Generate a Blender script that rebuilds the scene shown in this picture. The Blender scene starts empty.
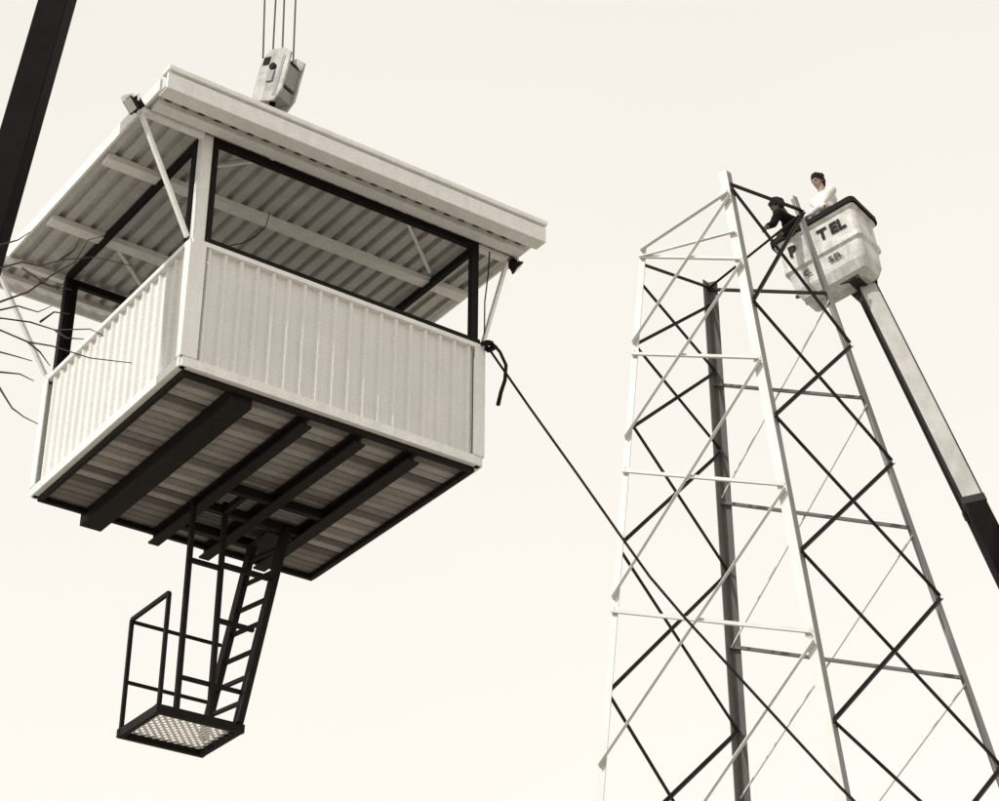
import bpy, bmesh, math, random
from mathutils import Vector, Matrix
random.seed(7)
S = bpy.context.scene
COL = S.collection
V = Vector

# ------------------------------------------------------------------ camera solve (constants)
F = 2103.0
def rod(w):
    w = V(w); th = w.length; k = w/th
    return Matrix.Rotation(th, 3, k)
R = rod((1.01255, -0.31898, 0.56161)); T = V((-2.66137, -0.30304, 17.65662))
c0 = -(R.transposed() @ T)
fwc = V(R[2])
Rz = Matrix.Rotation(math.pi/2 - math.atan2(fwc.y, fwc.x), 3, 'Z')
CAM = V((0, 0, 1.6))
Rwc = R @ Rz.transposed()
right, down, fwd = V(Rwc[0]), V(Rwc[1]), V(Rwc[2])
cab_mat = Matrix.Translation(Rz @ (-c0) + CAM) @ Rz.to_4x4()
cab_inv = cab_mat.inverted()
def ray(px, py):
    return (right*(px-499.5)/F + down*(py-400.5)/F + fwd)
def at_y(px, py, Y):
    d = ray(px, py); return CAM + d*(Y/d.y)
def cabl(px, py, axis, val):
    d = cab_inv.to_3x3() @ ray(px, py); o = cab_inv @ CAM
    return o + d*((val-o[axis])/d[axis])
def on_line(p0, p1, py):
    k = (py-400.5)/F
    n = down - fwd*k
    a = n.dot(p0-CAM); b = n.dot(p1-CAM)
    return p0 + (p1-p0)*(a/(a-b))

cd = bpy.data.cameras.new('camera'); co = bpy.data.objects.new('camera', cd); COL.objects.link(co)
m3 = Matrix((right, -down, -fwd)).transposed()
co.matrix_world = Matrix.Translation(CAM) @ m3.to_4x4()
cd.sensor_width = 36; cd.lens = 36*F/999; cd.clip_end = 6000; cd.clip_start = .1
S.camera = co

# ------------------------------------------------------------------ materials
def mat(name, col, rough=.6, metal=0, var=.15, scale=6, bump=.0, bscale=40, streak=0, spec=.4, grain=.10):
    m = bpy.data.materials.new(name); m.use_nodes = True
    nt = m.node_tree; b = nt.nodes['Principled BSDF']; L = nt.links.new
    b.inputs['Roughness'].default_value = rough; b.inputs['Metallic'].default_value = metal
    b.inputs['Specular IOR Level'].default_value = spec
    tc = nt.nodes.new('ShaderNodeTexCoord')
    n = nt.nodes.new('ShaderNodeTexNoise'); n.inputs['Scale'].default_value = scale; n.inputs['Detail'].default_value = 8
    n.inputs['Roughness'].default_value = .65
    L(tc.outputs['Object'], n.inputs['Vector'])
    r = nt.nodes.new('ShaderNodeValToRGB')
    r.color_ramp.elements[0].position = .3; r.color_ramp.elements[1].position = .7
    r.color_ramp.elements[0].color = (*[c*(1-var) for c in col], 1)
    r.color_ramp.elements[1].color = (*[min(1, c*(1+var)) for c in col], 1)
    L(n.outputs['Fac'], r.inputs['Fac'])
    out = r.outputs['Color']
    def mult(out, tex_out, lo, hi, p0, p1):
        r2 = nt.nodes.new('ShaderNodeValToRGB'); r2.color_ramp.elements[0].position = p0; r2.color_ramp.elements[1].position = p1
        r2.color_ramp.elements[0].color = (lo,)*3+(1,); r2.color_ramp.elements[1].color = (hi,)*3+(1,)
        L(tex_out, r2.inputs['Fac'])
        mx = nt.nodes.new('ShaderNodeMix'); mx.data_type = 'RGBA'; mx.blend_type = 'MULTIPLY'; mx.inputs[0].default_value = 1
        L(out, mx.inputs[6]); L(r2.outputs['Color'], mx.inputs[7]); return mx.outputs[2]
    if streak:
        mp = nt.nodes.new('ShaderNodeMapping'); mp.inputs['Scale'].default_value = (9, 9, .8)
        n2 = nt.nodes.new('ShaderNodeTexNoise'); n2.inputs['Scale'].default_value = 1; n2.inputs['Detail'].default_value = 7
        L(tc.outputs['Object'], mp.inputs['Vector']); L(mp.outputs['Vector'], n2.inputs['Vector'])
        out = mult(out, n2.outputs['Fac'], 1-streak, 1, .3, .62)
    if grain:
        n4 = nt.nodes.new('ShaderNodeTexNoise'); n4.inputs['Scale'].default_value = 55; n4.inputs['Detail'].default_value = 3
        L(tc.outputs['Object'], n4.inputs['Vector']); out = mult(out, n4.outputs['Fac'], 1-grain, 1+grain*.5, .35, .65)
    L(out, b.inputs['Base Color'])
    if bump:
        n3 = nt.nodes.new('ShaderNodeTexNoise'); n3.inputs['Scale'].default_value = bscale; n3.inputs['Detail'].default_value = 6
        L(tc.outputs['Object'], n3.inputs['Vector'])
        bp = nt.nodes.new('ShaderNodeBump'); bp.inputs['Strength'].default_value = bump; bp.inputs['Distance'].default_value = .02
        L(n3.outputs['Fac'], bp.inputs['Height']); L(bp.outputs['Normal'], b.inputs['Normal'])
    return m
M = dict(
 siding=mat('painted_siding', (.74,.73,.70), .7, var=.04, scale=2.5, streak=.04, spec=.2, grain=.10),
 trim=mat('white_trim', (.81,.80,.77), .55, var=.06, scale=9, streak=.06),
 roofm=mat('roof_sheet', (.53,.52,.50), .55, .1, var=.10, scale=5, spec=.3, grain=.16),
 dark=mat('dark_steel', (.012,.009,.008), .7, .0, var=.4, scale=12, spec=.15),
 frame=mat('dark_window_frame', (.010,.008,.008), .7, var=.3, scale=9, spec=.12),
 grate=mat('grating', (.74,.72,.68), .5, .2, var=.15, scale=15),
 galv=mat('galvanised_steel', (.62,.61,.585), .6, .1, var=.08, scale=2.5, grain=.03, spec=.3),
 galv2=mat('dark_and_shaded_steel', (.032,.028,.026), .65, .0, var=.3, scale=3, spec=.15, grain=.03),  # plain dark on lift and crane; on tower braces the tone paints shade
 galv3=mat('dull_and_shaded_steel', (.26,.25,.24), .6, .1, var=.10, scale=2.5, grain=.03),  # plain dull grey; also paints shade into a tower leg flange
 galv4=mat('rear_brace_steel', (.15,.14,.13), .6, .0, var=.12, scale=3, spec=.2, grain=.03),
 leg4=mat('shaded_leg_steel', (.12,.11,.105), .6, .0, var=.2, scale=2, spec=.2, grain=.03),  # far tower leg: its shade is painted into the colour
 boomd=mat('crane_paint', (.006,.005,.005), .8, var=.3, scale=3, spec=.08),
 boomg=mat('lift_boom_paint', (.44,.425,.40), .5, var=.10, scale=2, streak=.12),
 fibre=mat('bucket_fibreglass', (.62,.605,.575), .6, var=.32, scale=3.2, streak=.3, grain=.2),
 black=mat('black_rubber', (.010,.009,.009), .7, var=.3, spec=.12),
 rope=mat('rope_fibre', (.018,.015,.013), .9, var=.4, scale=30, spec=.1),
 cable=mat('wire_rope', (.05,.045,.04), .6, .3, var=.3),
 cream=mat('block_paint', (.52,.505,.475), .6, var=.35, scale=6, streak=.35, grain=.2),
 skin=mat('skin', (.34,.25,.20), .6, var=.08),
 skin2=mat('shaded_skin', (.10,.075,.06), .7, var=.08, spec=.1),  # darker copy of skin, shade painted in for the turned-away worker
 hair=mat('dark_hair', (.014,.011,.010), .8, var=.4, scale=40, spec=.15),
 shirt=mat('white_shirt', (.70,.68,.65), .9, var=.14, scale=8, bump=.8, bscale=9, spec=.1),
 jacket=mat('dark_jacket', (.010,.009,.009), .9, var=.3, scale=8, bump=.3, bscale=14, spec=.05),
 trous=mat('work_trousers', (.06,.06,.065), .9, var=.25, bump=.3, bscale=14),
 bark=mat('bark', (.05,.04,.034), .95, var=.4, scale=14, bump=.4),
 ground=mat('dry_ground', (.33,.31,.27), .95, var=.25, scale=.4, bump=.5, bscale=3),
 ink=mat('painted_lettering', (.035,.03,.028), .8, var=.6, scale=14, spec=.1, grain=.2),
 ink2=mat('faded_lettering', (.10,.095,.09), .8, var=.5, scale=14, spec=.1, grain=.2),
 glass=mat('lamp_glass', (.5,.5,.48), .15, var=.1, spec=.7),
)
def plank_mat():
    m = mat('floor_planks', (.38,.355,.335), .85, var=.12, scale=6, spec=.15, grain=.2); nt = m.node_tree; L = nt.links.new
    b = nt.nodes['Principled BSDF']; base = b.inputs['Base Color'].links[0].from_socket
    tc = nt.nodes.new('ShaderNodeTexCoord'); sp = nt.nodes.new('ShaderNodeSeparateXYZ'); L(tc.outputs['Object'], sp.inputs[0])
    def mth(op, a, v):
        n = nt.nodes.new('ShaderNodeMath'); n.operation = op; L(a, n.inputs[0])
        if v is not None: n.inputs[1].default_value = v
        return n.outputs[0]
    f = mth('FLOOR', mth('MULTIPLY', mth('SUBTRACT', sp.outputs['Y'], .03), 1/.113), None)
    wn = nt.nodes.new('ShaderNodeTexWhiteNoise'); wn.noise_dimensions = '1D'; L(f, wn.inputs['W'])
    r = nt.nodes.new('ShaderNodeValToRGB'); r.color_ramp.elements[0].color = (.35,.33,.32,1); r.color_ramp.elements[1].color = (1.1,1.1,1.1,1)
    L(wn.outputs['Value'], r.inputs['Fac'])
    mx = nt.nodes.new('ShaderNodeMix'); mx.data_type = 'RGBA'; mx.blend_type = 'MULTIPLY'; mx.inputs[0].default_value = 1
    L(base, mx.inputs[6]); L(r.outputs['Color'], mx.inputs[7]); L(mx.outputs[2], b.inputs['Base Color'])
    return m
M['floorm'] = plank_mat()

# ------------------------------------------------------------------ mesh builder
class MB:
    def __init__(s): s.v = []; s.f = []
    def add(s, vs, fs):
        n = len(s.v); s.v += [V(v) for v in vs]; s.f += [tuple(i+n for i in f) for f in fs]; return s
    def prism(s, ring0, ring1):
        n = len(ring0)
        return s.add(list(ring0)+list(ring1), [tuple(range(n))[::-1], tuple(range(n, 2*n))] + [(i, (i+1)%n, n+(i+1)%n, n+i) for i in range(n)])
    def box(s, a, b):
        x0,y0,z0 = a; x1,y1,z1 = b
        return s.prism([V((x0,y0,z0)),V((x1,y0,z0)),V((x1,y1,z0)),V((x0,y1,z0))],[V((x0,y0,z1)),V((x1,y0,z1)),V((x1,y1,z1)),V((x0,y1,z1))])
    def beam(s, p0, p1, w, h, up=V((0,0,1)), w1=None, h1=None):
        p0, p1 = V(p0), V(p1); d = (p1-p0).normalized(); up = V(up)
        a = d.cross(up)
        if a.length < 1e-4: a = d.cross(V((1,0,0)))
        a.normalize(); b = a.cross(d)
        w1 = w1 or w; h1 = h1 or h
        r = lambda p, w, h: [p-a*w/2-b*h/2, p+a*w/2-b*h/2, p+a*w/2+b*h/2, p-a*w/2+b*h/2]
        return s.prism(r(p0,w,h), r(p1,w1,h1))
    def angle(s, p0, p1, da, db, w, t=.012):
        p0, p1 = V(p0), V(p1); d = (p1-p0).normalized()
        a = V(da)-d*d.dot(V(da)); a.normalize()
        b = V(db)-d*d.dot(V(db)); b.normalize()
        r = lambda p: [p, p+a*w, p+a*w+b*t, p+a*t+b*t, p+a*t+b*w, p+b*w]
        return s.prism(r(p0), r(p1))
    def plate(s, p0, p1, da, db, w, t, a0=0.0, b0=0.0):
        p0, p1 = V(p0), V(p1); d = (p1-p0).normalized()
        a = V(da)-d*d.dot(V(da)); a.normalize()
        b = V(db)-d*d.dot(V(db)); b.normalize()
        r = lambda p: [p+a*a0+b*b0, p+a*w+b*b0, p+a*w+b*(b0+t), p+a*a0+b*(b0+t)]
        return s.prism(r(p0), r(p1))
    def channel(s, p0, p1, side, up, w, h, t=.012):   # I-beam
        p0, p1 = V(p0), V(p1); a = V(side); b = V(up)
        pts = [(-w/2,-h/2),(w/2,-h/2),(w/2,-h/2+t),(t/2,-h/2+t),(t/2,h/2-t),(w/2,h/2-t),(w/2,h/2),(-w/2,h/2),(-w/2,h/2-t),(-t/2,h/2-t),(-t/2,-h/2+t),(-w/2,-h/2+t)]
        r = lambda p: [p+a*x+b*y for x, y in pts]
        return s.prism(r(p0), r(p1))
    def tube(s, pts, r, n=8, r1=None):
        pts = [V(p) for p in pts]; m = len(pts); rings = []
        ref = None
        for i, p in enumerate(pts):
            d = (pts[min(i+1,m-1)]-pts[max(i-1,0)]).normalized()
            if ref is None: ref = d.orthogonal().normalized()
            ref = (ref-d*ref.dot(d)).normalized(); q = d.cross(ref)
            rr = r if r1 is None else r+(r1-r)*i/(m-1)
            rings.append([p+(ref*math.cos(2*math.pi*k/n)+q*math.sin(2*math.pi*k/n))*rr for k in range(n)])
        vs = [v for g in rings for v in g]
        fs = [(i*n+k, i*n+(k+1)%n, (i+1)*n+(k+1)%n, (i+1)*n+k) for i in range(m-1) for k in range(n)]
        fs += [tuple(range(n))[::-1], tuple(range((m-1)*n, m*n))]
        return s.add(vs, fs)
    def corr(s, O, u, v, n, W, H, pitch, depth, th=.004, shape=((0,0),(.30,0),(.42,1),(.80,1),(.92,0))):
        O, u, v, n = V(O), V(u), V(v), V(n); prof = []; x = 0
        while x < W-1e-6:
            for fx, fy in shape:
                xx = x+fx*pitch
                if xx < W: prof.append((xx, fy*depth))
            x += pitch
        prof.append((W, 0))
        k = len(prof)
        A = [O+u*a+n*b for a, b in prof]; B = [p+v*H for p in A]
        A2 = [p-n*th for p in A]; B2 = [p-n*th for p in B]
        s.add(A+B+A2+B2, [(i, i+1, k+i+1, k+i) for i in range(k-1)] + [(2*k+i+1, 2*k+i, 3*k+i, 3*k+i+1) for i in range(k-1)] + [(i+1, i, 2*k+i, 2*k+i+1) for i in range(k-1)] + [(k+i, k+i+1, 3*k+i+1, 3*k+i) for i in range(k-1)]+[(0, k, 3*k, 2*k), (k-1, 3*k-1, 4*k-1, 2*k-1)])
        return s
    def build(s, name, m, parent=None, smooth=False, bevel=0):
        me = bpy.data.meshes.new(name); me.from_pydata([tuple(v) for v in s.v], [], s.f); me.materials.append(M[m] if isinstance(m, str) else m)
        bm = bmesh.new(); bm.from_mesh(me); bmesh.ops.recalc_face_normals(bm, faces=bm.faces)
        bm.to_mesh(me); bm.free()
        if smooth:
            for p in me.polygons: p.use_smooth = True
        o = bpy.data.objects.new(name, me); COL.objects.link(o)
        if bevel:
            md = o.modifiers.new('bevel', 'BEVEL'); md.width = bevel; md.segments = 2; md.limit_method = 'ANGLE'
        if parent: o.parent = parent; 
        return o
def thing(name, label, cat, mw=None, group=None):
    o = bpy.data.objects.new(name, None); COL.objects.link(o); o['label'] = label; o['category'] = cat
    if group: o['group'] = group
    if mw: o.matrix_world = mw
    return o
def tag(o, label, cat, group=None):
    o['label'] = label; o['category'] = cat
    if group: o['group'] = group
class LB(MB):            # builder in world coordinates for a part parented to an un-rotated root at loc
    def __init__(s, loc): super().__init__(); s.loc = V(loc)
    def build(s, *a, **k):
        s.v = [v-s.loc for v in s.v]; return super().build(*a, **k)

# ------------------------------------------------------------------ world + sun + ground
w = bpy.data.worlds.new('World'); S.world = w; w.use_nodes = True
nt = w.node_tree; nt.nodes.clear(); L = nt.links.new
out = nt.nodes.new('ShaderNodeOutputWorld'); bg = nt.nodes.new('ShaderNodeBackground'); bg2 = nt.nodes.new('ShaderNodeBackground')
sky = nt.nodes.new('ShaderNodeTexSky'); sky.sky_type = 'NISHITA'; sky.sun_disc = False
SUN_EL = math.radians(40); sdir = V((-.80, -.60)).normalized()
sky.sun_elevation = SUN_EL; sky.sun_rotation = math.atan2(sdir.x, sdir.y)
hs = nt.nodes.new('ShaderNodeHueSaturation'); hs.inputs['Saturation'].default_value = .05
L(sky.outputs['Color'], hs.inputs['Color']); L(hs.outputs['Color'], bg.inputs['Color']); bg.inputs['Strength'].default_value = .05
n = nt.nodes.new('ShaderNodeTexNoise'); n.inputs['Scale'].default_value = 1.3; n.inputs['Detail'].default_value = 3
r = nt.nodes.new('ShaderNodeValToRGB'); r.color_ramp.elements[0].color = (.78,.735,.66,1); r.color_ramp.elements[1].color = (.82,.78,.705,1)
r.color_ramp.elements[0].position = .35; r.color_ramp.elements[1].position = .65
tc = nt.nodes.new('ShaderNodeTexCoord'); L(tc.outputs['Generated'], n.inputs['Vector']); L(n.outputs['Fac'], r.inputs['Fac'])
L(r.outputs['Color'], bg2.inputs['Color']); bg2.inputs['Strength'].default_value = 1.0
ad = nt.nodes.new('ShaderNodeAddShader'); L(bg.outputs[0], ad.inputs[0]); L(bg2.outputs[0], ad.inputs[1]); L(ad.outputs[0], out.inputs['Surface'])
sl = bpy.data.lights.new('sun', 'SUN'); sl.energy = 2.9; sl.angle = math.radians(.5); sl.color = (1, .98, .95)
so = bpy.data.objects.new('sun', sl); COL.objects.link(so)
sv = V((sdir.x*math.cos(SUN_EL), sdir.y*math.cos(SUN_EL), math.sin(SUN_EL)))
so.rotation_euler = sv.to_track_quat('Z', 'Y').to_euler(); so.location = (0, 0, 60)
S.view_settings.view_transform = 'Standard'; S.view_settings.look = 'None'; S.view_settings.exposure = 0

g = MB(); N = 40
def gz(x, y): return 0 if x*x+y*y < 60**2 else 1.2*math.sin(x*.01)*math.cos(y*.013)
xs = [-3000+6000*i/N for i in range(N+1)]
g.add([(x, y, gz(x, y)) for y in xs for x in xs], [(j*(N+1)+i, j*(N+1)+i+1, (j+1)*(N+1)+i+1, (j+1)*(N+1)+i) for j in range(N) for i in range(N)])
go = g.build('ground', 'ground'); go['kind'] = 'structure'

# ------------------------------------------------------------------ LOOKOUT CAB
cab = thing('lookout_cab', 'square corrugated metal lookout cab with open windows, hanging in the air from a crane hook', 'lookout cab', cab_mat)
W, D, H = 3.0, 2.89, 1.25
ZT = 2.42
X, Y, Z = V((1,0,0)), V((0,1,0)), V((0,0,1))
fd = MB(); fd.corr((.03, .03, -.002), Y, X, -Z, D-.06, W-.06, .113, .014, shape=((0,0),(.06,0),(.12,1),(.88,1),(.94,0))); fd.box((.02,.02,.012), (W-.02, D-.02, .05)); fd.build('floor_deck', 'floorm', cab)
pm = MB()
pm.box((.01,.01,-.085), (W-.01,.055,-.03)); pm.box((.01,D-.055,-.085), (W-.01,D-.01,-.03))
pm.box((.01,.058,-.085), (.055,D-.058,-.03)); pm.box((W-.055,.058,-.085), (W-.01,D-.058,-.03))
pm.build('perimeter_frame', 'dark', cab)
for i, (x, bw) in enumerate(((.60,.22), (1.25,.11), (1.80,.11), (2.36,.13))):
    b = MB()
    if i == 0:
        b.box((x-bw/2, .06, -.165), (x+bw/2, D+.07, -.035))
    else:
        b.channel((x, .06, -.10), (x, D+(.04 if i < 3 else -.06), -.10), X, Z, bw, .12, .02)
    b.build('floor_beam', 'dark', cab)
walls = [((0,0,0), X, W, V((0,-1,0))), ((0,D,0), V((0,-1,0)), D, V((-1,0,0))), ((W,0,0), Y, D, X), ((W,D,0), -X, W, Y)]
SH = ((0,0),(.42,0),(.50,.8),(.54,1),(.66,1),(.70,.8),(.78,0))
for wi, (O, u, ln, nn) in enumerate(walls):
    O = V(O); np_ = 18; pt = (ln-.10)/np_; dep = (.040, .032, .04, .04)[wi]
    p = MB(); p.corr(O+u*.05+Z*.02, u, Z, nn, ln-.10, H-.05, pt, dep, shape=SH); wl = p.build('wall_panel', 'siding', cab)
    q = MB(); a = O+u*.05-nn*.03; 
    q.prism([a+Z*.02, a+u*(ln-.1)+Z*.02, a+u*(ln-.1)-nn*.02+Z*.02, a-nn*.02+Z*.02], [a+Z*1.2, a+u*(ln-.1)+Z*1.2, a+u*(ln-.1)-nn*.02+Z*1.2, a-nn*.02+Z*1.2]); q.build('inner_lining', 'siding', wl)
    t = MB()
    for z0, z1, pr in ((-.035,.055,.050), (H-.045, H, .054)):
        a = O-u*.03+nn*pr; b2 = O+u*(ln+.03)+nn*pr
        t.prism([a+Z*z0, b2+Z*z0, b2-nn*.07+Z*z0, a-nn*.07+Z*z0], [a+Z*z1, b2+Z*z1, b2-nn*.07+Z*z1, a-nn*.07+Z*z1])
    t.build('wall_trim', 'trim', wl)
for cx, cy, sx, sy in ((0,0,1,1), (W,0,-1,1), (0,D,1,-1), (W,D,-1,-1)):
    near = (cx == 0 and cy == 0)
    wx = .10 if near else .06
    e = .056; i_ = .044
    lo = [V((cx-sx*e,cy-sy*e,.058)), V((cx+sx*wx,cy-sy*e,.058)), V((cx+sx*wx,cy-sy*i_,.058)), V((cx-sx*i_,cy-sy*i_,.058)), V((cx-sx*i_,cy+sy*.05,.058)), V((cx-sx*e,cy+sy*.05,.058))]
    c = MB(); c.prism(lo, [p+Z*(H-.048-.058) for p in lo]); c.build('corner_trim', 'trim', cab)
    pz = MB(); wp = .10 if near else .05
    pz.box((min(cx, cx+sx*wp), min(cy, cy+sy*wp), H+.002), (max(cx, cx+sx*wp), max(cy, cy+sy*wp), ZT)); pz.build('corner_post', 'trim' if wp > .09 else 'frame', cab)
def winframe(O, u, nn, a, b2, name='window_frame', sill=.012):
    f = MB(); O = V(O); t = .05; dp = .05
    def bar(x0, x1, z0, z1, pr=.012):
        p = O+nn*pr
        q = [p+u*x0, p+u*x1, p+u*x1-nn*(dp+pr-.012), p+u*x0-nn*(dp+pr-.012)]
        f.prism([k+Z*z0 for k in q], [k+Z*z1 for k in q])
    bar(a, b2, H+.004, H+.05, sill); bar(a, b2, ZT-.075, ZT-.002); bar(a, a+t, H+.05, ZT-.075); bar(b2-t-.03, b2, H+.05, ZT-.075)
    return f.build(name, 'frame', cab)
winframe((0,0,0), X, V((0,-1,0)), .106, W-.0, sill=.050)
winframe((0,D,0), V((0,-1,0)), V((-1,0,0)), .06, D-.106)
winframe((W,0,0), Y, X, .06, D-.06)
winframe((W,D,0), -X, Y, .06, W-.06)
# roof
ox0, ox1, oy0, oy1 = -.58, W+.44, -.44, D+.44
rf = MB(); rf.corr((ox0, oy0+.03, 2.455), X, Y, Z, ox1-ox0, oy1-oy0-.06, .165, .05, shape=((0,0),(.50,0),(.56,1),(.88,1),(.94,0))); roof = rf.build('roof', 'roofm', cab)
fa = MB()
fa.box((ox0-.03, oy0-.03, 2.36), (ox1+.03, oy0, 2.53)); fa.box((ox0-.03, oy0, 2.36), (ox1+.03, oy0+.13, 2.375))
fa.beam((ox0-.035, oy0+.02, 2.575), (ox1+.035, oy0+.02, 2.575), .14, .05)
fa.build('front_fascia', 'trim', roof, bevel=.006)
fa = MB(); fa.box((ox0-.03, oy1, 2.36), (ox1+.03, oy1+.03, 2.56)); fa.build('back_fascia', 'trim', roof)
for x in (ox0-.028, ox1+.003):
    fa = MB(); fa.box((x, oy0+.133, 2.43), (x+.025, oy1-.004, 2.56)); fa.build('side_fascia', 'trim', roof)
def rbeam(y, h=.10, w=.07, x0=ox0+.03, x1=ox1-.02, m='trim'):
    b = MB(); b.box((x0, y-w/2, 2.449-h), (x1, y+w/2, 2.449)); b.build('roof_beam', m, roof)
rbeam(.86, .06, .13); rbeam(2.05, .06, .13); rbeam(-.115, .05, .13); rbeam(D+.02, .025, .05); rbeam(oy1-.12, .05, .06)
# outrigger beams, floodlights and struts
for (ax, ay, bx, sgn, dx, dz, ls) in ((-.66,.0,.0,-1,-.04,.06,.8), (W+.40,.03,W,1,.03,.0,.75), (-.80,D,.0,-1,-.02,.06,.8), (W+.5,D,W,1,.05,0,.8)):
    b = MB(); b.beam((ax, ay, 2.39), (bx-(.005*-sgn), ay, 2.39), .06, .055)
    b.build('outrigger', 'trim', roof)
    lx = ax+dx; lz_ = 2.35+dz
    dv = V((sgn*.75, -.25, -.6)).normalized(); c = V((lx, ay-.02, lz_))
    e = MB()
    e.beam(c-dv*.10*ls, c+dv*.05*ls, .07*ls, .06*ls, Y, .15*ls, .12*ls); e.beam(c+dv*.05*ls, c+dv*.075*ls, .17*ls, .135*ls, Y)
    for k in range(3): e.beam(c-dv*ls*(.09-.035*k)-dv*.004, c-dv*ls*(.09-.035*k)+dv*.004, (.11+.02*k)*ls, (.10+.015*k)*ls, Y)
    fl = e.build('floodlight', 'dark', roof)
    e = MB(); e.beam(c+dv*.076*ls, c+dv*.082*ls, .15*ls, .115*ls, Y); e.build('lamp_lens', 'glass', fl)
    e = MB(); e.tube([c+Y*.075, c+Y*.075+Z*.08, c-Y*.075+Z*.08, c-Y*.075], .009, 6); e.tube([c+Z*.08, V((ax, ay, 2.39))], .014, 6)
    if sgn < 0: e.beam(c+V((-.10,.02,.02)), c+V((.0,.02,.09)), .05, .07)
    e.build('lamp_bracket', 'trim', fl)
    s2 = MB(); s2.beam((ax-sgn*.04, ay, 2.36), (bx+sgn*.07, ay, H+.02), .045, .03); s2.build('strut', 'trim', cab)
def cstrut(p, q, z0, z1, w=.03):
    a = cabl(*p, 2, z0); b = cabl(*q, 2, z1); s = MB(); s.beam(a, b, w, w); s.build('roof_brace', 'trim', roof)
cstrut((403,212), (430,272), 2.43, 2.43); cstrut((112,240), (140,284), 2.43, 2.43); cstrut((276,158), (216,166), 2.43, 2.43)
for x in (1.0, 2.0):
    for y in (.95, 1.95):
        e = MB(); e.box((x-.04, y-.01, 2.52), (x+.04, y+.01, 2.64)); e.build('lifting_eye', 'dark', roof)
wr = MB(); wr.tube([cabl(px, py, 1, .02) for px, py in ((215,243),(228,246),(243,243),(256,236),(266,226),(270,212))], .005, 6); wr.build('loose_wire', 'black', cab)
wr = MB(); wr.tube([(W+.12,-.02,2.36),(W+.10,-.03,2.1),(W+.055,-.04,1.75),(W+.06,-.03,1.4)], .007, 6); wr.build('lamp_cable', 'black', cab)

# access platform below the floor
PZ = -2.2
P1, P2, P3, P4 = [cabl(px, py, 2, PZ) for px, py in ((121,735), (156,709), (240,728), (204,752))]
px0 = (P1.x+P2.x)/2; px1 = (P3.x+P4.x)/2; py0 = (P2.y+P3.y)/2; py1 = (P1.y+P4.y)/2
plat = MB()
for a, b in (((px0,py0),(px1,py0)), ((px0,py1),(px1,py1))): plat.beam((a[0]-.03, a[1], PZ), (b[0]+.03, b[1], PZ), .05, .08)
for a, b in (((px0,py0),(px0,py1)), ((px1,py0),(px1,py1))): plat.beam((a[0], a[1]+.026, PZ), (b[0], b[1]-.026, PZ), .05, .08)
plat = plat.build('access_platform', 'dark', cab)
gr = MB()
nx, ny = 11, 8
for i in range(-ny, nx+1):
    for sgn in (1, -1):
        pts = []
        xa = px0+(px1-px0)*i/nx; 
        for j in range(ny+1):
            x = xa + sgn*(px1-px0)*j/nx if sgn == 1 else px0+(px1-px0)*(i+ny)/nx-(px1-px0)*j/nx
            y = py0+(py1-py0)*j/ny
            pts.append(V((x, y, PZ+.02+ .002*sgn)))
        pts = [p for p in pts if px0-.001 <= p.x <= px1+.001]
        if len(pts) > 1: gr.beam(pts[0], pts[-1], .026, .004)
gr.build('grating', 'grate', plat)
def bar(name, pts, w=.035, parent=None, m='dark'):
    b = MB()
    for a, c in zip(pts[:-1], pts[1:]): b.beam(a, c, w, w)
    return b.build(name, m, parent or cab)
rail = bar('guard_rail', [(px0, py0, PZ+.05), (px0, py0, PZ+1.12), (px0, py1, PZ+1.12), (px0, py1, PZ+.05)], .035)
for z in (1.10, .50): bar('rail_bar', [(px0+.02, py1, PZ+z), (px1+.12, py1, PZ+z)], .028, rail)
b1 = cabl(176, 712, 1, py0); b2 = cabl(209, 721, 1, py0)
bar('hanger_post', [(b1.x, py0, PZ+.04), (b1.x, py0, -.1)], .045)
bar('hanger_post', [(b2.x, py0, PZ+.04), (b2.x, py0, .0)], .045)
bar('hanger_bar', [(b1.x+.024, py0, -.70), (b2.x-.024, py0, -.70)], .04)
bar('hanger_bar', [(b2.x+.024, py0, -.66), (2.02, py0, -.66)], .045)
bar('hanger_bar', [(b2.x+.024, py0, -1.22), (1.9, py0, -1.22)], .04)
bar('hanger_bar', [(b1.x+.024, py0+.01, PZ+.35), (px1-.02, py0+.01, PZ+.35)], .035)
lt = [(2.17, 1.98, -.10), (2.08, 2.46, -.10)]
lbp = [(px1-.03, py0, PZ+.04), (px1-.11, py0+.50, PZ+.04)]
lad = MB()
for a, b in zip(lt, lbp): lad.beam(a, b, .06, .11, Y)
lad = lad.build('access_ladder', 'dark', cab)
for k in range(7):
    f_ = .1+.8*k/6+random.uniform(-.01,.01)
    a = V(lt[0]).lerp(V(lbp[0]), f_); b = V(lt[1]).lerp(V(lbp[1]), f_)
    bar('rung', [a+(b-a)*.05, b-(b-a)*.05], .034, lad)
hf = MB()
for y in (1.55, 2.0, 2.47): hf.beam((1.31, y, -.10), (2.29, y, -.10), .07, .09)
hf.beam((1.5, 1.59, -.12), (1.5, 1.96, -.12), .05, .06); hf.box((2.0, 2.04, -.16), (2.28, 2.43, -.147))
hf.build('hatch_frame', 'dark', cab)

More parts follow.
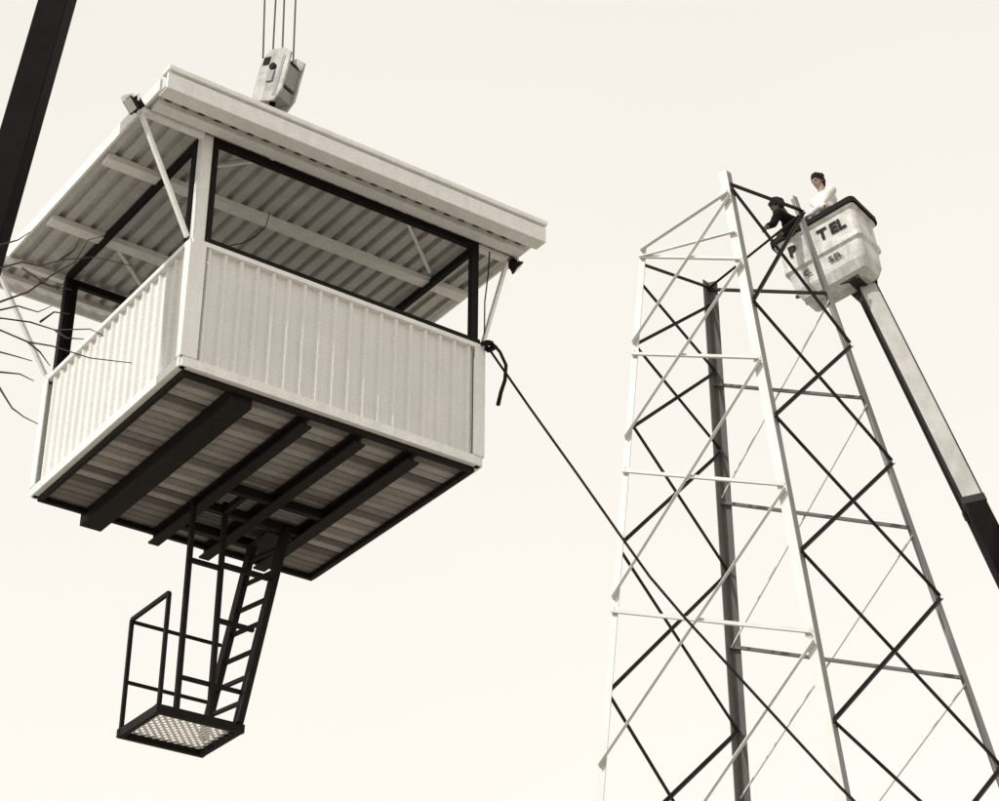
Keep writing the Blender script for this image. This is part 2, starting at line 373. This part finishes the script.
# ------------------------------------------------------------------ HOIST: block, cables, crane boom
hookY = (cab_mat @ V((W/2, D/2, 0))).y
bc = at_y(279, 80, hookY)
blk = thing('hook_block', 'cream painted crane hook block hanging above the cab roof', 'hook block', Matrix.Translation(bc) @ Matrix.Rotation(math.radians(-32), 4, 'Z') @ Matrix.Rotation(math.radians(13), 4, 'Y'))
for s_ in (-1, 1):
    b = MB(); q = [(-.17,-.31),(.12,-.34),(.19,-.22),(.19,.24),(.08,.31),(-.12,.31),(-.19,.16),(-.19,-.2)]
    b.prism([V((x, s_*.10, z)) for x, z in q], [V((x, s_*.125, z)) for x, z in q]); b.build('cheek_plate', 'cream', blk)
b = MB(); b.box((-.17,-.098,-.28), (.16,.098,-.16)); b.box((.13,-.098,-.12), (.17,.098,.12)); b.build('spacer', 'galv3', blk)
b = MB(); b.box((-.19,-.098,-.13), (-.15,.098,.04)); b.build('front_guard', 'cream', blk)
for y in (-.05, .05):
    b = MB(); b.tube([(0, y-.035, .08), (0, y+.035, .08)], .17, 20); b.build('sheave', 'black', blk)
b = MB(); b.tube([(0, -.15, .08), (0, .15, .08)], .04, 12); b.build('axle_pin', 'black', blk)
b = MB(); b.box((-.04,-.145,-.10), (.04,-.127,.03)); b.build('pin_keeper', 'galv3', blk)
b = MB(); b.box((.09,-.130,-.28), (.13,-.126,.20)); b.build('stiffener', 'galv3', blk)
b = MB(); b.box((-.16,-.129,.12), (-.07,-.1265,.22)); b.build('data_plate', 'black', blk)
b = MB(); b.box((-.205,-.06,.05), (-.19,.06,.16)); b.tube([(-.21,0,.1),(-.24,0,.1)], .03, 8); b.build('keeper_bolt', 'black', blk)
b = MB(); b.tube([(0,0,-.28),(0,0,-.42),(.07,0,-.5),(.09,0,-.6),(.02,0,-.68),(-.08,0,-.65),(-.10,0,-.57)], .035, 8); b.build('hook', 'dark', blk, smooth=True)
hookp = bc+V((0,0,-.66))
tip = at_y(344, -1000, hookY)
hr = thing('hoist_rope', 'four falls of thin wire rope running up from the hook block', 'wire rope', Matrix.Translation(bc))
for (a, b2) in ((( 262,0),(263,58)), ((275,0),(273,50)), ((283,0),(282,60)), ((295,0),(293,66))):
    p = at_y(*b2, hookY); q = at_y(*a, hookY)
    end = p+(tip-p)*.985
    dir2 = (q-p).normalized(); far = (p+dir2*(tip-p).length).lerp(end, .5)
    t = LB(bc); t.tube([p, far], .010, 6); t.build('wire_fall', 'cable', hr)
sg = thing('lifting_sling', 'dark wire sling legs between hook block and cab roof', 'sling', Matrix.Translation(hookp))
for x in (1.0, 2.0):
    for y in (.95, 1.95):
        e = cab_mat @ V((x, y, 2.6)); t = LB(hookp); t.tube([hookp, e], .012, 6); t.build('sling_leg', 'cable', sg)
low = at_y(-11, 240, 14.2)
d = (tip-low).normalized(); foot = low - d*(low.z-2.2)/d.z
bm_ = thing('crane_boom', 'black crane boom slanting across the upper left corner', 'crane', Matrix.Translation(foot))
side = d.cross(fwd).normalized()
t = LB(foot); mid = foot.lerp(tip, .62); t.beam(foot, mid, .26, .28, fwd); t.build('base_section', 'boomd', bm_, bevel=.01)
t = LB(foot); t.beam(mid, tip, .23, .26, fwd); t.build('fly_section', 'boomd', bm_, bevel=.01)
t = LB(foot)
t.beam(foot+side*.134, mid+side*.134, .006, .05, fwd); t.build('edge_plate', 'galv2', bm_)
t = LB(foot); t.tube([tip-side*.2, tip+side*.2], .28, 18); t.build('head_sheave', 'boomd', bm_)

# ------------------------------------------------------------------ TOWER
LG = {1: (at_y(640,252,23.9), at_y(597,793,23.4)), 2: (at_y(726,170,23.4), at_y(845,793,22.1)),
      3: (at_y(797,197,24.3), at_y(1009,793,24.4)), 4: (at_y(708,285,24.9), at_y(740,793,25.8))}
def lp(k, py): return on_line(*LG[k], py)
def lz(k, z):
    a, b = LG[k]; return a+(b-a)*((a.z-z)/(a.z-b.z))
cen = sum((lz(k, 0) for k in LG), V((0,0,0)))/4
mid9 = sum((lz(k, 9) for k in LG), V())/4
tw = thing('steel_tower', 'tapered four legged lattice steel tower standing open at the top', 'tower', Matrix.Translation(cen))
nb = {1: (2, 4), 2: (1, 3), 3: (4, 2), 4: (3, 1)}
tops = {1: 248, 2: 170, 3: 197, 4: 283}
LW = {1: .085, 2: .125, 3: .09, 4: .14}
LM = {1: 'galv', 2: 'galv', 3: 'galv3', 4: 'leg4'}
for k in LG:
    a = lp(k, tops[k]); b = lz(k, 0)
    da = (lz(nb[k][0], 9)-lz(k, 9)).normalized(); db = (lz(nb[k][1], 9)-lz(k, 9)).normalized()
    if k == 2:
        t = LB(cen); t.plate(a, b, da, db, LW[k]*.9, .012); lg = t.build('leg', 'galv', tw)
        t = LB(cen); t.plate(a, b, db, da, LW[k]*.8, .012, .0125, 0); t.build('leg_flange', 'galv3', lg)  # right flange in greyer steel than the plate, as painted shade
    elif k == 4:
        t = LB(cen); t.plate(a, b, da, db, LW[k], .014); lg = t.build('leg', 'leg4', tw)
        t = LB(cen); t.plate(a, b, db, da, LW[k], .014, .0145, 0); t.build('leg_flange', 'galv4', lg)  # far leg's flange takes the dark brace tone as painted shade
    else:
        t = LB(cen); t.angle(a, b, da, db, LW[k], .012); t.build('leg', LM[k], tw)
    t = LB(cen); t.beam(b+V((0,0,.02)), b+V((0,0,-.3)), .6, .6); t.build('footing', 'galv3', tw)
def fnorm(i, j):
    n_ = ((lz(i, 9)+lz(j, 9))/2-mid9); n_.z = 0; return n_.normalized()
def member(i, ya, j, yb, m, w=.05, name='diagonal_brace', off=.0, usez=False):
    a = lz(i, ya) if usez else lp(i, ya); b = lz(j, yb) if usez else lp(j, yb)
    n_ = fnorm(i, j)
    d = (b-a).normalized(); s = d.cross(n_).normalized()
    if s.z < 0: s = -s
    inw = {i, j} in ({1, 4}, {4, 3})
    a = a+d*.02; b = b-d*.02
    t = LB(cen)
    if w < .03: t.tube([a-n_*.02, b-n_*.02], w*.5, 8)
    elif inw:
        o_ = -n_*(.018+off); t.angle(a+o_-s*w/2, b+o_-s*w/2, s, -n_, w, .006)
    else:
        o_ = n_*(.006+off); t.angle(a+o_-s*w/2, b+o_-s*w/2, s, n_, w, .006)
    t.build(name, m, tw)
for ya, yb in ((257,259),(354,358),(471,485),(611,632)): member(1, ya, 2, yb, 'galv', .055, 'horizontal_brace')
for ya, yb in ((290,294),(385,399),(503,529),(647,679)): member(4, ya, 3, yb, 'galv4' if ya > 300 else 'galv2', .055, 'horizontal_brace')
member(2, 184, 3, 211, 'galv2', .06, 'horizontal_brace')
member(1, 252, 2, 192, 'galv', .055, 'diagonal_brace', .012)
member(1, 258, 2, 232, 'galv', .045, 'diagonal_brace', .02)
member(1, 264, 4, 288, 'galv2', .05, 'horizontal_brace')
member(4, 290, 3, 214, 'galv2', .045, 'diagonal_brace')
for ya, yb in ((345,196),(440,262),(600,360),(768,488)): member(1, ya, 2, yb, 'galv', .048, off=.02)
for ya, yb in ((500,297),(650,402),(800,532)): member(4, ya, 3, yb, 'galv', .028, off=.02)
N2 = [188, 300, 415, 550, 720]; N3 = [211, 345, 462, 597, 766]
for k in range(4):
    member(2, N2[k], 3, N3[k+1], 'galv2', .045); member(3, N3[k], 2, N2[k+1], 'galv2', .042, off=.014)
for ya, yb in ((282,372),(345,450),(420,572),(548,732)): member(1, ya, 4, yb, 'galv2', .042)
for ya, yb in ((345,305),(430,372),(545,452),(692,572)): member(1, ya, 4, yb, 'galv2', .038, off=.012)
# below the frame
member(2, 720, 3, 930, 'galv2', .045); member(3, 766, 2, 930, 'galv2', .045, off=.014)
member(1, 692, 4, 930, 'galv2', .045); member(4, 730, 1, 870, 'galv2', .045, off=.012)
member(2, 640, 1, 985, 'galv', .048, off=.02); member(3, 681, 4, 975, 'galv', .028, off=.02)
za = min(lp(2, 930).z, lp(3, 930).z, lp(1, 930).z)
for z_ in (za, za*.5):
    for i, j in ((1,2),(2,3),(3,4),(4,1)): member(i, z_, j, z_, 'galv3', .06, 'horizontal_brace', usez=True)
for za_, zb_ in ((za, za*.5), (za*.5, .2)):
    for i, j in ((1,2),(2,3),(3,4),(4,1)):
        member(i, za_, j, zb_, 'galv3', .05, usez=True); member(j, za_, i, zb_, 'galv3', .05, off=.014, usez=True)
def gusset(k, py, j, m, h=.18, w=.11):
    c = lp(k, py); ax = (LG[k][1]-LG[k][0]).normalized(); u = (lz(j, c.z)-c); u.z = 0; u.normalize()
    n_ = fnorm(k, j)
    t = LB(cen); o_ = n_*.003
    q = [c-ax*h/2+u*.012, c-ax*h/4+u*w, c+ax*h/4+u*w, c+ax*h/2+u*.012]
    t.prism([p+o_ for p in q], [p+o_+n_*.003 for p in q])
    for a_ in (-.3, -.1, .1, .3): 
        p = c+ax*h*a_+u*.04+o_; t.tube([p, p+n_*.014], .008, 6)
    t.build('gusset_plate', m, tw)
for py in (262, 358, 485, 632): gusset(2, py, 1, 'galv')
for py in (354, 471, 611): gusset(1, py, 2, 'galv', .14, .10)
for py in N2[1:]: gusset(2, py, 3, 'galv3', .16, .10)
for py in N3[1:]: gusset(3, py, 2, 'galv3', .16, .10)
gusset(2, 194, 1, 'galv', .3, .15)

# ------------------------------------------------------------------ AERIAL LIFT
Nn = at_y(851, 198, 24.7)
dL = V((-.8, .6, 0)); dR = V((.6, .8, 0)); BL, BR, BH = 1.36, .74, 1.15
lift = thing('aerial_lift', 'boom lift with a large white lettered bucket holding two workers beside the tower top', 'bucket lift', Matrix.Translation(Nn))
bk = bmesh.new()
def ringpts(z, ins, n=3, rad=.07, ins2=0.0):
    pts = []; cs = [(ins, ins), (BL-ins-ins2, ins), (BL-ins-ins2, BR-ins), (ins, BR-ins)]
    for ci, (cx, cy) in enumerate(cs):
        sx = 1 if ci in (0, 3) else -1; sy = 1 if ci in (0, 1) else -1
        ang0 = [math.pi, 1.5*math.pi, 0, .5*math.pi][ci]
        for q in range(n+1):
            a = ang0+q*(math.pi/2)/n
            x = cx+sx*rad+rad*math.cos(a); y = cy+sy*rad+rad*math.sin(a)
            pts.append(dL*x+dR*y+V((0,0,z)))
    return pts
prof = [(0,0,0),(-.09,.0,0),(-.12,.035,0),(-.50,.05,0),(-.53,.03,0),(-.60,.03,0),(-.64,.07,0),(-.93,.09,0),(-1.08,.15,.0),(-BH,.24,.0)]
rings = [[bk.verts.new(p) for p in ringpts(z, i, ins2=j)] for z, i, j in prof]
inner = [[bk.verts.new(p) for p in ringpts(z, i, rad=.05)] for z, i in ((0,.03),(-.5,.09),(-1.0,.18))]
n_ = len(rings[0])
def bridge(a, b):
    for i in range(n_): bk.faces.new((a[i], a[(i+1)%n_], b[(i+1)%n_], b[i]))
for a, b in zip(rings[:-1], rings[1:]): bridge(a, b)
bridge(inner[0], rings[0]); bridge(inner[1], inner[0]); bridge(inner[2], inner[1])
bk.faces.new(rings[-1]); bk.faces.new(inner[-1])
bmesh.ops.recalc_face_normals(bk, faces=bk.faces)
me = bpy.data.meshes.new('bucket'); bk.to_mesh(me); bk.free(); me.materials.append(M['fibre'])
bo = bpy.data.objects.new('bucket', me); COL.objects.link(bo); bo.parent = lift
ta = math.radians(11) if (Matrix.Rotation(math.radians(8), 3, dR) @ dL).z < 0 else math.radians(-11)
bo.matrix_local = Matrix.Rotation(ta, 4, dR)
rim = MB(); A = ringpts(.035, -.035, rad=.09); B = ringpts(.035, .035, rad=.05); C_ = ringpts(-.055, -.035, rad=.09); D_ = ringpts(-.055, .002, rad=.065)
k = len(A); rim.add(A+B+C_+D_, [(i,(i+1)%k,k+(i+1)%k,k+i) for i in range(k)]+[(i,(i+1)%k,2*k+(i+1)%k,2*k+i) for i in range(k)]+[(2*k+i,2*k+(i+1)%k,3*k+(i+1)%k,3*k+i) for i in range(k)])
rim.build('bucket_rim', 'black', bo)
def lettering(txt, size, a, z, m='ink', push=.028):
    cu = bpy.data.curves.new('lettering', 'FONT'); cu.body = txt; cu.size = size; cu.extrude = .003; cu.offset = size*.04
    o = bpy.data.objects.new('tmp', cu); COL.objects.link(o)
    bpy.context.view_layer.update()
    me = bpy.data.meshes.new_from_object(o.evaluated_get(bpy.context.evaluated_depsgraph_get()))
    bpy.data.objects.remove(o)
    me.materials.clear(); me.materials.append(M[m])
    t = bpy.data.objects.new('lettering', me); COL.objects.link(t); t.parent = bo
    tilt = math.radians(2.0); up = V((0,0,1))*math.cos(tilt)-dR*math.sin(tilt)
    R_ = Matrix((-dL, up, (-dL).cross(up))).transposed().to_4x4()
    t.matrix_local = Matrix.Translation(dL*a+V((0,0,z))+dR*push) @ R_
lettering('EL', .25, .46, -.38); lettering('T', .25, .66, -.38); lettering('P', .25, 1.16, -.38); lettering('S.D.', .13, .62, -.80, 'ink2', .055); lettering('C.', .13, 1.04, -.80, 'ink2', .055)
yk = LB(Nn); yk.beam(Nn+dL*.25+dR*(BR+.02)+V((0,0,-.45)), Nn+dL*.25+dR*(BR+.02)+V((0,0,-BH-.05)), .3, .12, dR); yk.beam(Nn+dL*.25+dR*.2+V((0,0,-BH-.04)), Nn+dL*.25+dR*(BR+.06)+V((0,0,-BH-.04)), .3, .07); yk.build('bucket_bracket', 'galv2', lift)
bt = at_y(866, 288, 25.3); be = at_y(981, 520, 23.2); dd = (be-bt).normalized(); bfoot = bt+dd*((bt.z-2.6)/-dd.z)
t = LB(Nn); t.tube([bt-right*.14, bt+right*.14], .17, 16); t.build('pivot_joint', 'galv2', lift)
t = LB(Nn); t.beam(bt, bt+dd*14, .25, .26, fwd); t.build('upper_boom', 'boomg', lift, bevel=.02)
for s_ in (-1, 1): 
    t = LB(Nn); sd = dd.cross(fwd).normalized()*s_*.130; t.beam(bt+sd, be+sd, .008, .27, fwd); t.beam(bt+sd-fwd*.134, be+sd-fwd*.134, .03, .006, fwd)
    t.build('boom_side_plate', 'galv2', lift)
t = LB(Nn); s0 = bt+dd*(at_y(972,508,23.4)-bt).length; t.beam(s0, s0+dd*.14, .29, .30, fwd); t.build('boom_collar', 'galv2', lift, bevel=.01)
t = LB(Nn); t.beam(s0+dd*.145, bfoot, .27, .29, fwd, .42, .46); t.build('lower_boom', 'boomd', lift, bevel=.02)
t = LB(Nn); sd = dd.cross(fwd).normalized()*.155; t.tube([bt-sd+dd*.3, be-sd], .018, 6); t.build('hydraulic_hose', 'black', lift)

# ------------------------------------------------------------------ PEOPLE
def blobs(segs, name, m, parent, loc, vox):
    bm = bmesh.new()
    for a, ra, b, rb in segs:
        a, b = V(a), V(b)
        L_ = (b-a).length
        for p, r_ in ((a, ra), (b, rb)):
            bmesh.ops.create_icosphere(bm, subdivisions=2, radius=r_, matrix=Matrix.Translation(p-V(loc)))
        if L_ > 1e-4:
            q = (b-a).to_track_quat('Z', 'Y').to_matrix().to_4x4()
            bmesh.ops.create_cone(bm, cap_ends=True, segments=14, radius1=ra, radius2=rb, depth=L_, matrix=Matrix.Translation((a+b)/2-V(loc)) @ q)
    me = bpy.data.meshes.new('tmp'); bm.to_mesh(me); bm.free()
    o = bpy.data.objects.new('tmp', me); COL.objects.link(o)
    md = o.modifiers.new('r', 'REMESH'); md.mode = 'VOXEL'; md.voxel_size = vox
    sm = o.modifiers.new('s', 'SMOOTH'); sm.iterations = 3; sm.factor = .5
    bpy.context.view_layer.update()
    me2 = bpy.data.meshes.new_from_object(o.evaluated_get(bpy.context.evaluated_depsgraph_get()))
    bpy.data.objects.remove(o)
    me2.name = name; me2.materials.clear(); me2.materials.append(M[m])
    for p in me2.polygons: p.use_smooth = True
    r_ = bpy.data.objects.new(name, me2); COL.objects.link(r_); r_.parent = parent
    return r_
def hand(segs, wr, d, palm_n, s=1):
    d = V(d).normalized(); pn = V(palm_n); pn = (pn-d*d.dot(pn)).normalized(); sd = d.cross(pn)
    kn = wr+d*.085
    segs.append((wr, .026, wr+d*.05, .03)); 
    for i, (off, ln) in enumerate(((-.033,.070),(-.011,.080),(.011,.075),(.032,.058))):
        b = kn+sd*off; segs.append((wr+d*.03+sd*off*.6, .018, b, .011))
        m1 = b+(d*.8+pn*.6)*ln*.5; m2 = m1+(d*.2+pn*.95)*ln*.5
        segs += [(b, .010, m1, .009), (m1, .009, m2, .0075)]
    tb = wr+d*.03-sd*.03*s; t1_ = tb+(d*.6-sd*.7*s+pn*.2)*.04; t2_ = t1_+(d*.8+pn*.6)*.032
    segs += [(tb, .014, t1_, .011), (t1_, .011, t2_, .009)]
def person(head, pelv, floorz, face, handL, handR, label, top, legs='trous', skin='skin'):
    up = V((0,0,1)); face = V(face).normalized(); fh = V((face.x, face.y, 0)).normalized(); sd = fh.cross(up)
    neck = head+(pelv-head).normalized()*.2 - fh*.02
    chest = neck+(pelv-neck).normalized()*.18
    root = V((pelv.x, pelv.y, floorz)); 
    body = []; shirt = []; tr = []
    fr = face; hu = (up-fr*fr.dot(up)).normalized(); hs = fr.cross(hu)
    body += [(head+hu*.03-fr*.012, .088, head+hu*.035+fr*.01, .080), (head-hu*.03+fr*.03, .062, head-hu*.078+fr*.048, .036),
             (head+fr*.088+hu*.012, .011, head+fr*.110-hu*.022, .014), (neck, .056, head-hu*.04-fr*.01, .056)]
    for s_ in (-1, 1):
        body.append((head+hs*s_*.083+hu*.012-fr*.01, .014, head+hs*s_*.085-hu*.022-fr*.008, .010))
        body.append((head+hs*s_*.033+fr*.078+hu*.03, .016, head+hs*s_*.012+fr*.085+hu*.032, .012))
    body.append((head+fr*.078-hu*.052+hs*.02, .010, head+fr*.078-hu*.052-hs*.02, .010))
    shL, shR = neck-sd*.19-up*.06, neck+sd*.19-up*.06
    body += [(neck-up*.04, .085, chest, .125), (chest, .125, pelv, .12), (shL, .06, shR, .06)]
    shirt += [(neck-up*.055, .092, chest, .145), (chest-sd*.07, .125, chest+sd*.07, .125), (chest, .142, pelv+up*.05, .145), (shL, .070, neck-up*.05, .075), (shR, .070, neck-up*.05, .075)]
    shirt += [(chest+fh*.03-up*.12-sd*.05, .12, pelv+up*.1+sd*.05, .135), (neck+sd*.05-up*.02+fh*.02, .03, neck-sd*.05-up*.02+fh*.02, .03)]
    for sh, hd, s_ in ((shL, handL, -1), (shR, handR, 1)):
        hd = V(hd); v = hd-sh; Lr = v.length; a_ = .29; b_ = .27
        if Lr > .55: hd = sh+v.normalized()*.55; v = hd-sh; Lr = .55
        x_ = (a_*a_-b_*b_+Lr*Lr)/(2*Lr); h_ = math.sqrt(max(0, a_*a_-x_*x_))
        dn = V((0,0,-1))+sd*s_*.5; dn = (dn-v.normalized()*dn.dot(v.normalized())).normalized()
        el = sh+v.normalized()*x_+dn*h_
        body += [(sh, .052, el, .040), (el, .040, hd, .027)]
        shirt += [(sh, .070, el, .060), (el, .058, el.lerp(hd, .80), .046)]
        hand(body, hd, (hd-el), -up if abs((hd-el).normalized().z) < .8 else fh, s_)
    for s_ in (-1, 1):
        hp = pelv+sd*s_*.095-up*.02; ft = V((pelv.x, pelv.y, floorz+.09))+sd*s_*.12-fh*.02; kn = hp.lerp(ft, .5)+fh*.04
        body += [(hp, .095, kn, .058), (kn, .058, ft, .04), (ft-up*.045, .04, ft-up*.055+fh*.16, .033)]
        tr += [(hp, .108, kn, .07), (kn, .07, ft+up*.03, .055)]
    tr.append((pelv-sd*.06, .125, pelv+sd*.06, .125)); tr.append((pelv-sd*.05+up*.06, .12, pelv+sd*.05+up*.06, .12))
    o = blobs(body, 'person', skin, None, root, .008); o.location = root
    tag(o, label, 'person')
    blobs(shirt, 'shirt' if top == 'shirt' else 'jacket', top, o, root, .012)
    blobs(tr, 'trousers', legs, o, root, .014)
    hsegs = [(head+hu*.058-fr*.03, .094, head+hu*.06-fr*.0, .092), (head-fr*.055+hu*.01, .084, head-fr*.055-hu*.045, .066)]
    for s_ in (-1, 1):
        hsegs.append((head+hs*s_*.057+hu*.045-fr*.01, .050, head+hs*s_*.054+hu*.005-fr*.03, .048))
        for q in range(3): hsegs.append((head+hs*s_*(.02+.03*q)+hu*(.125-.02*q)-fr*(.03*q-.03), .028, head+hs*s_*(.03+.02*q)+hu*(.11-.02*q)-fr*.06, .03))
    hsegs.append((head+hu*.105+fr*.045-hs*.03, .036, head+hu*.10+fr*.02+hs*.03, .045))
    blobs(hsegs, 'hair', 'hair', o, root, .008)
    for s_ in (-1, 1):
        e = MB(); c = head+hs*s_*.03+fr*.092+hu*.012-root; e.tube([c, c+fr*.004], .010, 8)
        e.build('eye', 'ink', o)
fz = Nn.z-1.06
pel1 = Nn+dL*.50+dR*.37; pel1.z = fz+.97
h1 = at_y(818, 182, 25.3)
person(h1, pel1, fz, V((-.75,-.55,-.35)), Nn+dL*.85+dR*.06+V((0,0,-.06)), Nn+dL*.38+dR*.03+V((0,0,.03)), 'person in a white shirt with dark hair standing in the bucket looking down', 'shirt')
pel2 = Nn+dL*.96+dR*.36; pel2.z = fz+.84
h2 = at_y(777, 206, 25.1)
person(h2, pel2, fz-.10, V((-.60,.60,-.60)), at_y(762, 232, 24.7), at_y(768, 244, 24.7), 'person in dark clothing bent over the bucket edge towards the tower', 'jacket', skin='skin2', legs='jacket')

# ------------------------------------------------------------------ TAG ROPE
st = cab_mat @ V((W+.05, -.05, 1.2)); Ys = st.y
path = [(487,346),(530,408),(580,478),(620,535),(650,577),(685,618),(760,700),(840,787)]
pts = []
for i, (px, py) in enumerate(path):
    f_ = (px-487)/(840-487); pts.append(at_y(px, py, Ys+(15.2-Ys)*f_))
d = (pts[-1]-pts[-2]).normalized(); d.z *= .92
pts.append(pts[-1]+d*((pts[-1].z-.03)/-d.z)*.5); pts.append(pts[-2]+d*((pts[-2].z-.03)/-d.z))
rp = thing('tag_rope', 'long dark rope tied to the cab wall corner and slanting down across the tower', 'rope', Matrix.Translation(st))
t = LB(st); t.tube([st]+pts, .012, 8); t.build('rope_line', 'rope', rp, smooth=True)
t = LB(st); t.tube([at_y(px, py, Ys-.02) for px, py in ((486,344),(494,345),(500,352),(506,365),(505,380),(501,392),(498,405))], .014, 8, .020); t.build('rope_tail', 'rope', rp, smooth=True)
kn = LB(st)
for k in range(3):
    c = at_y(486+k*3, 343+k*3, Ys-.02); ang = k*1.1
    a = V((math.cos(ang), math.sin(ang), .3)).normalized(); b = a.orthogonal().normalized()
    kn.tube([c+(a*math.cos(q)+b*math.sin(q))*.045 for q in [i*2*math.pi/12 for i in range(13)]], .015, 6)
kn.build('knot', 'rope', rp, smooth=True)

# ------------------------------------------------------------------ BARE TREE at left
TY = 7.5
tb = V((-3.6, 7.5, 0))
tree = thing('bare_tree', 'leafless tree reaching thin bare twigs into the left edge', 'tree', Matrix.Translation(tb))
t = LB(tb); trunk = [tb, tb+V((.05,.03,2)), tb+V((-.05,.1,4)), tb+V((.1,.05,6)), tb+V((0,.1,8)), tb+V((.1,0,9.5))]
t.tube(trunk, .16, 10, .04); t.build('trunk', 'bark', tree, smooth=True)
root_l = at_y(-60, 330, TY)
limb = [tb+V((.05,.04,4.6)), tb.lerp(root_l, .5)+V((0,0,3.0)), root_l]
limb[1].z = (limb[0].z+limb[2].z)/2-.1
t = LB(tb); t.tube(limb, .05, 8, .018); t.build('limb', 'bark', tree, smooth=True)
tw_ = [[(0,268),(22,262),(40,266),(60,260),(95,257),(132,266)], [(0,318),(30,322),(55,330),(90,329),(104,336)], [(0,330),(28,342),(52,346),(90,358),(132,363)],
       [(0,352),(15,356),(32,361)], [(22,268),(48,285),(72,290)], [(0,372),(20,374),(34,381)], [(2,392),(12,408),(24,417),(38,424)],
       [(5,300),(28,292),(52,275),(75,262),(88,240),(104,236)], [(0,245),(18,240),(30,232)], [(40,322),(54,312),(70,314)], [(55,330),(66,338),(84,339)],
       [(0,310),(18,306),(38,312),(52,306)], [(28,342),(40,352),(50,366)], [(60,260),(74,250),(80,238)]]
for br in tw_:
    t = LB(tb); ps = [at_y(px, py, TY+random.uniform(-.02,.02)) for px, py in br]
    if br[0][0] < 10: ps = [root_l+V((random.uniform(-.1,.1), 0, random.uniform(-.25,.25)))]+ps
    t.tube(ps, .0055, 6, .0018); t.build('twig', 'bark', tree, smooth=True)
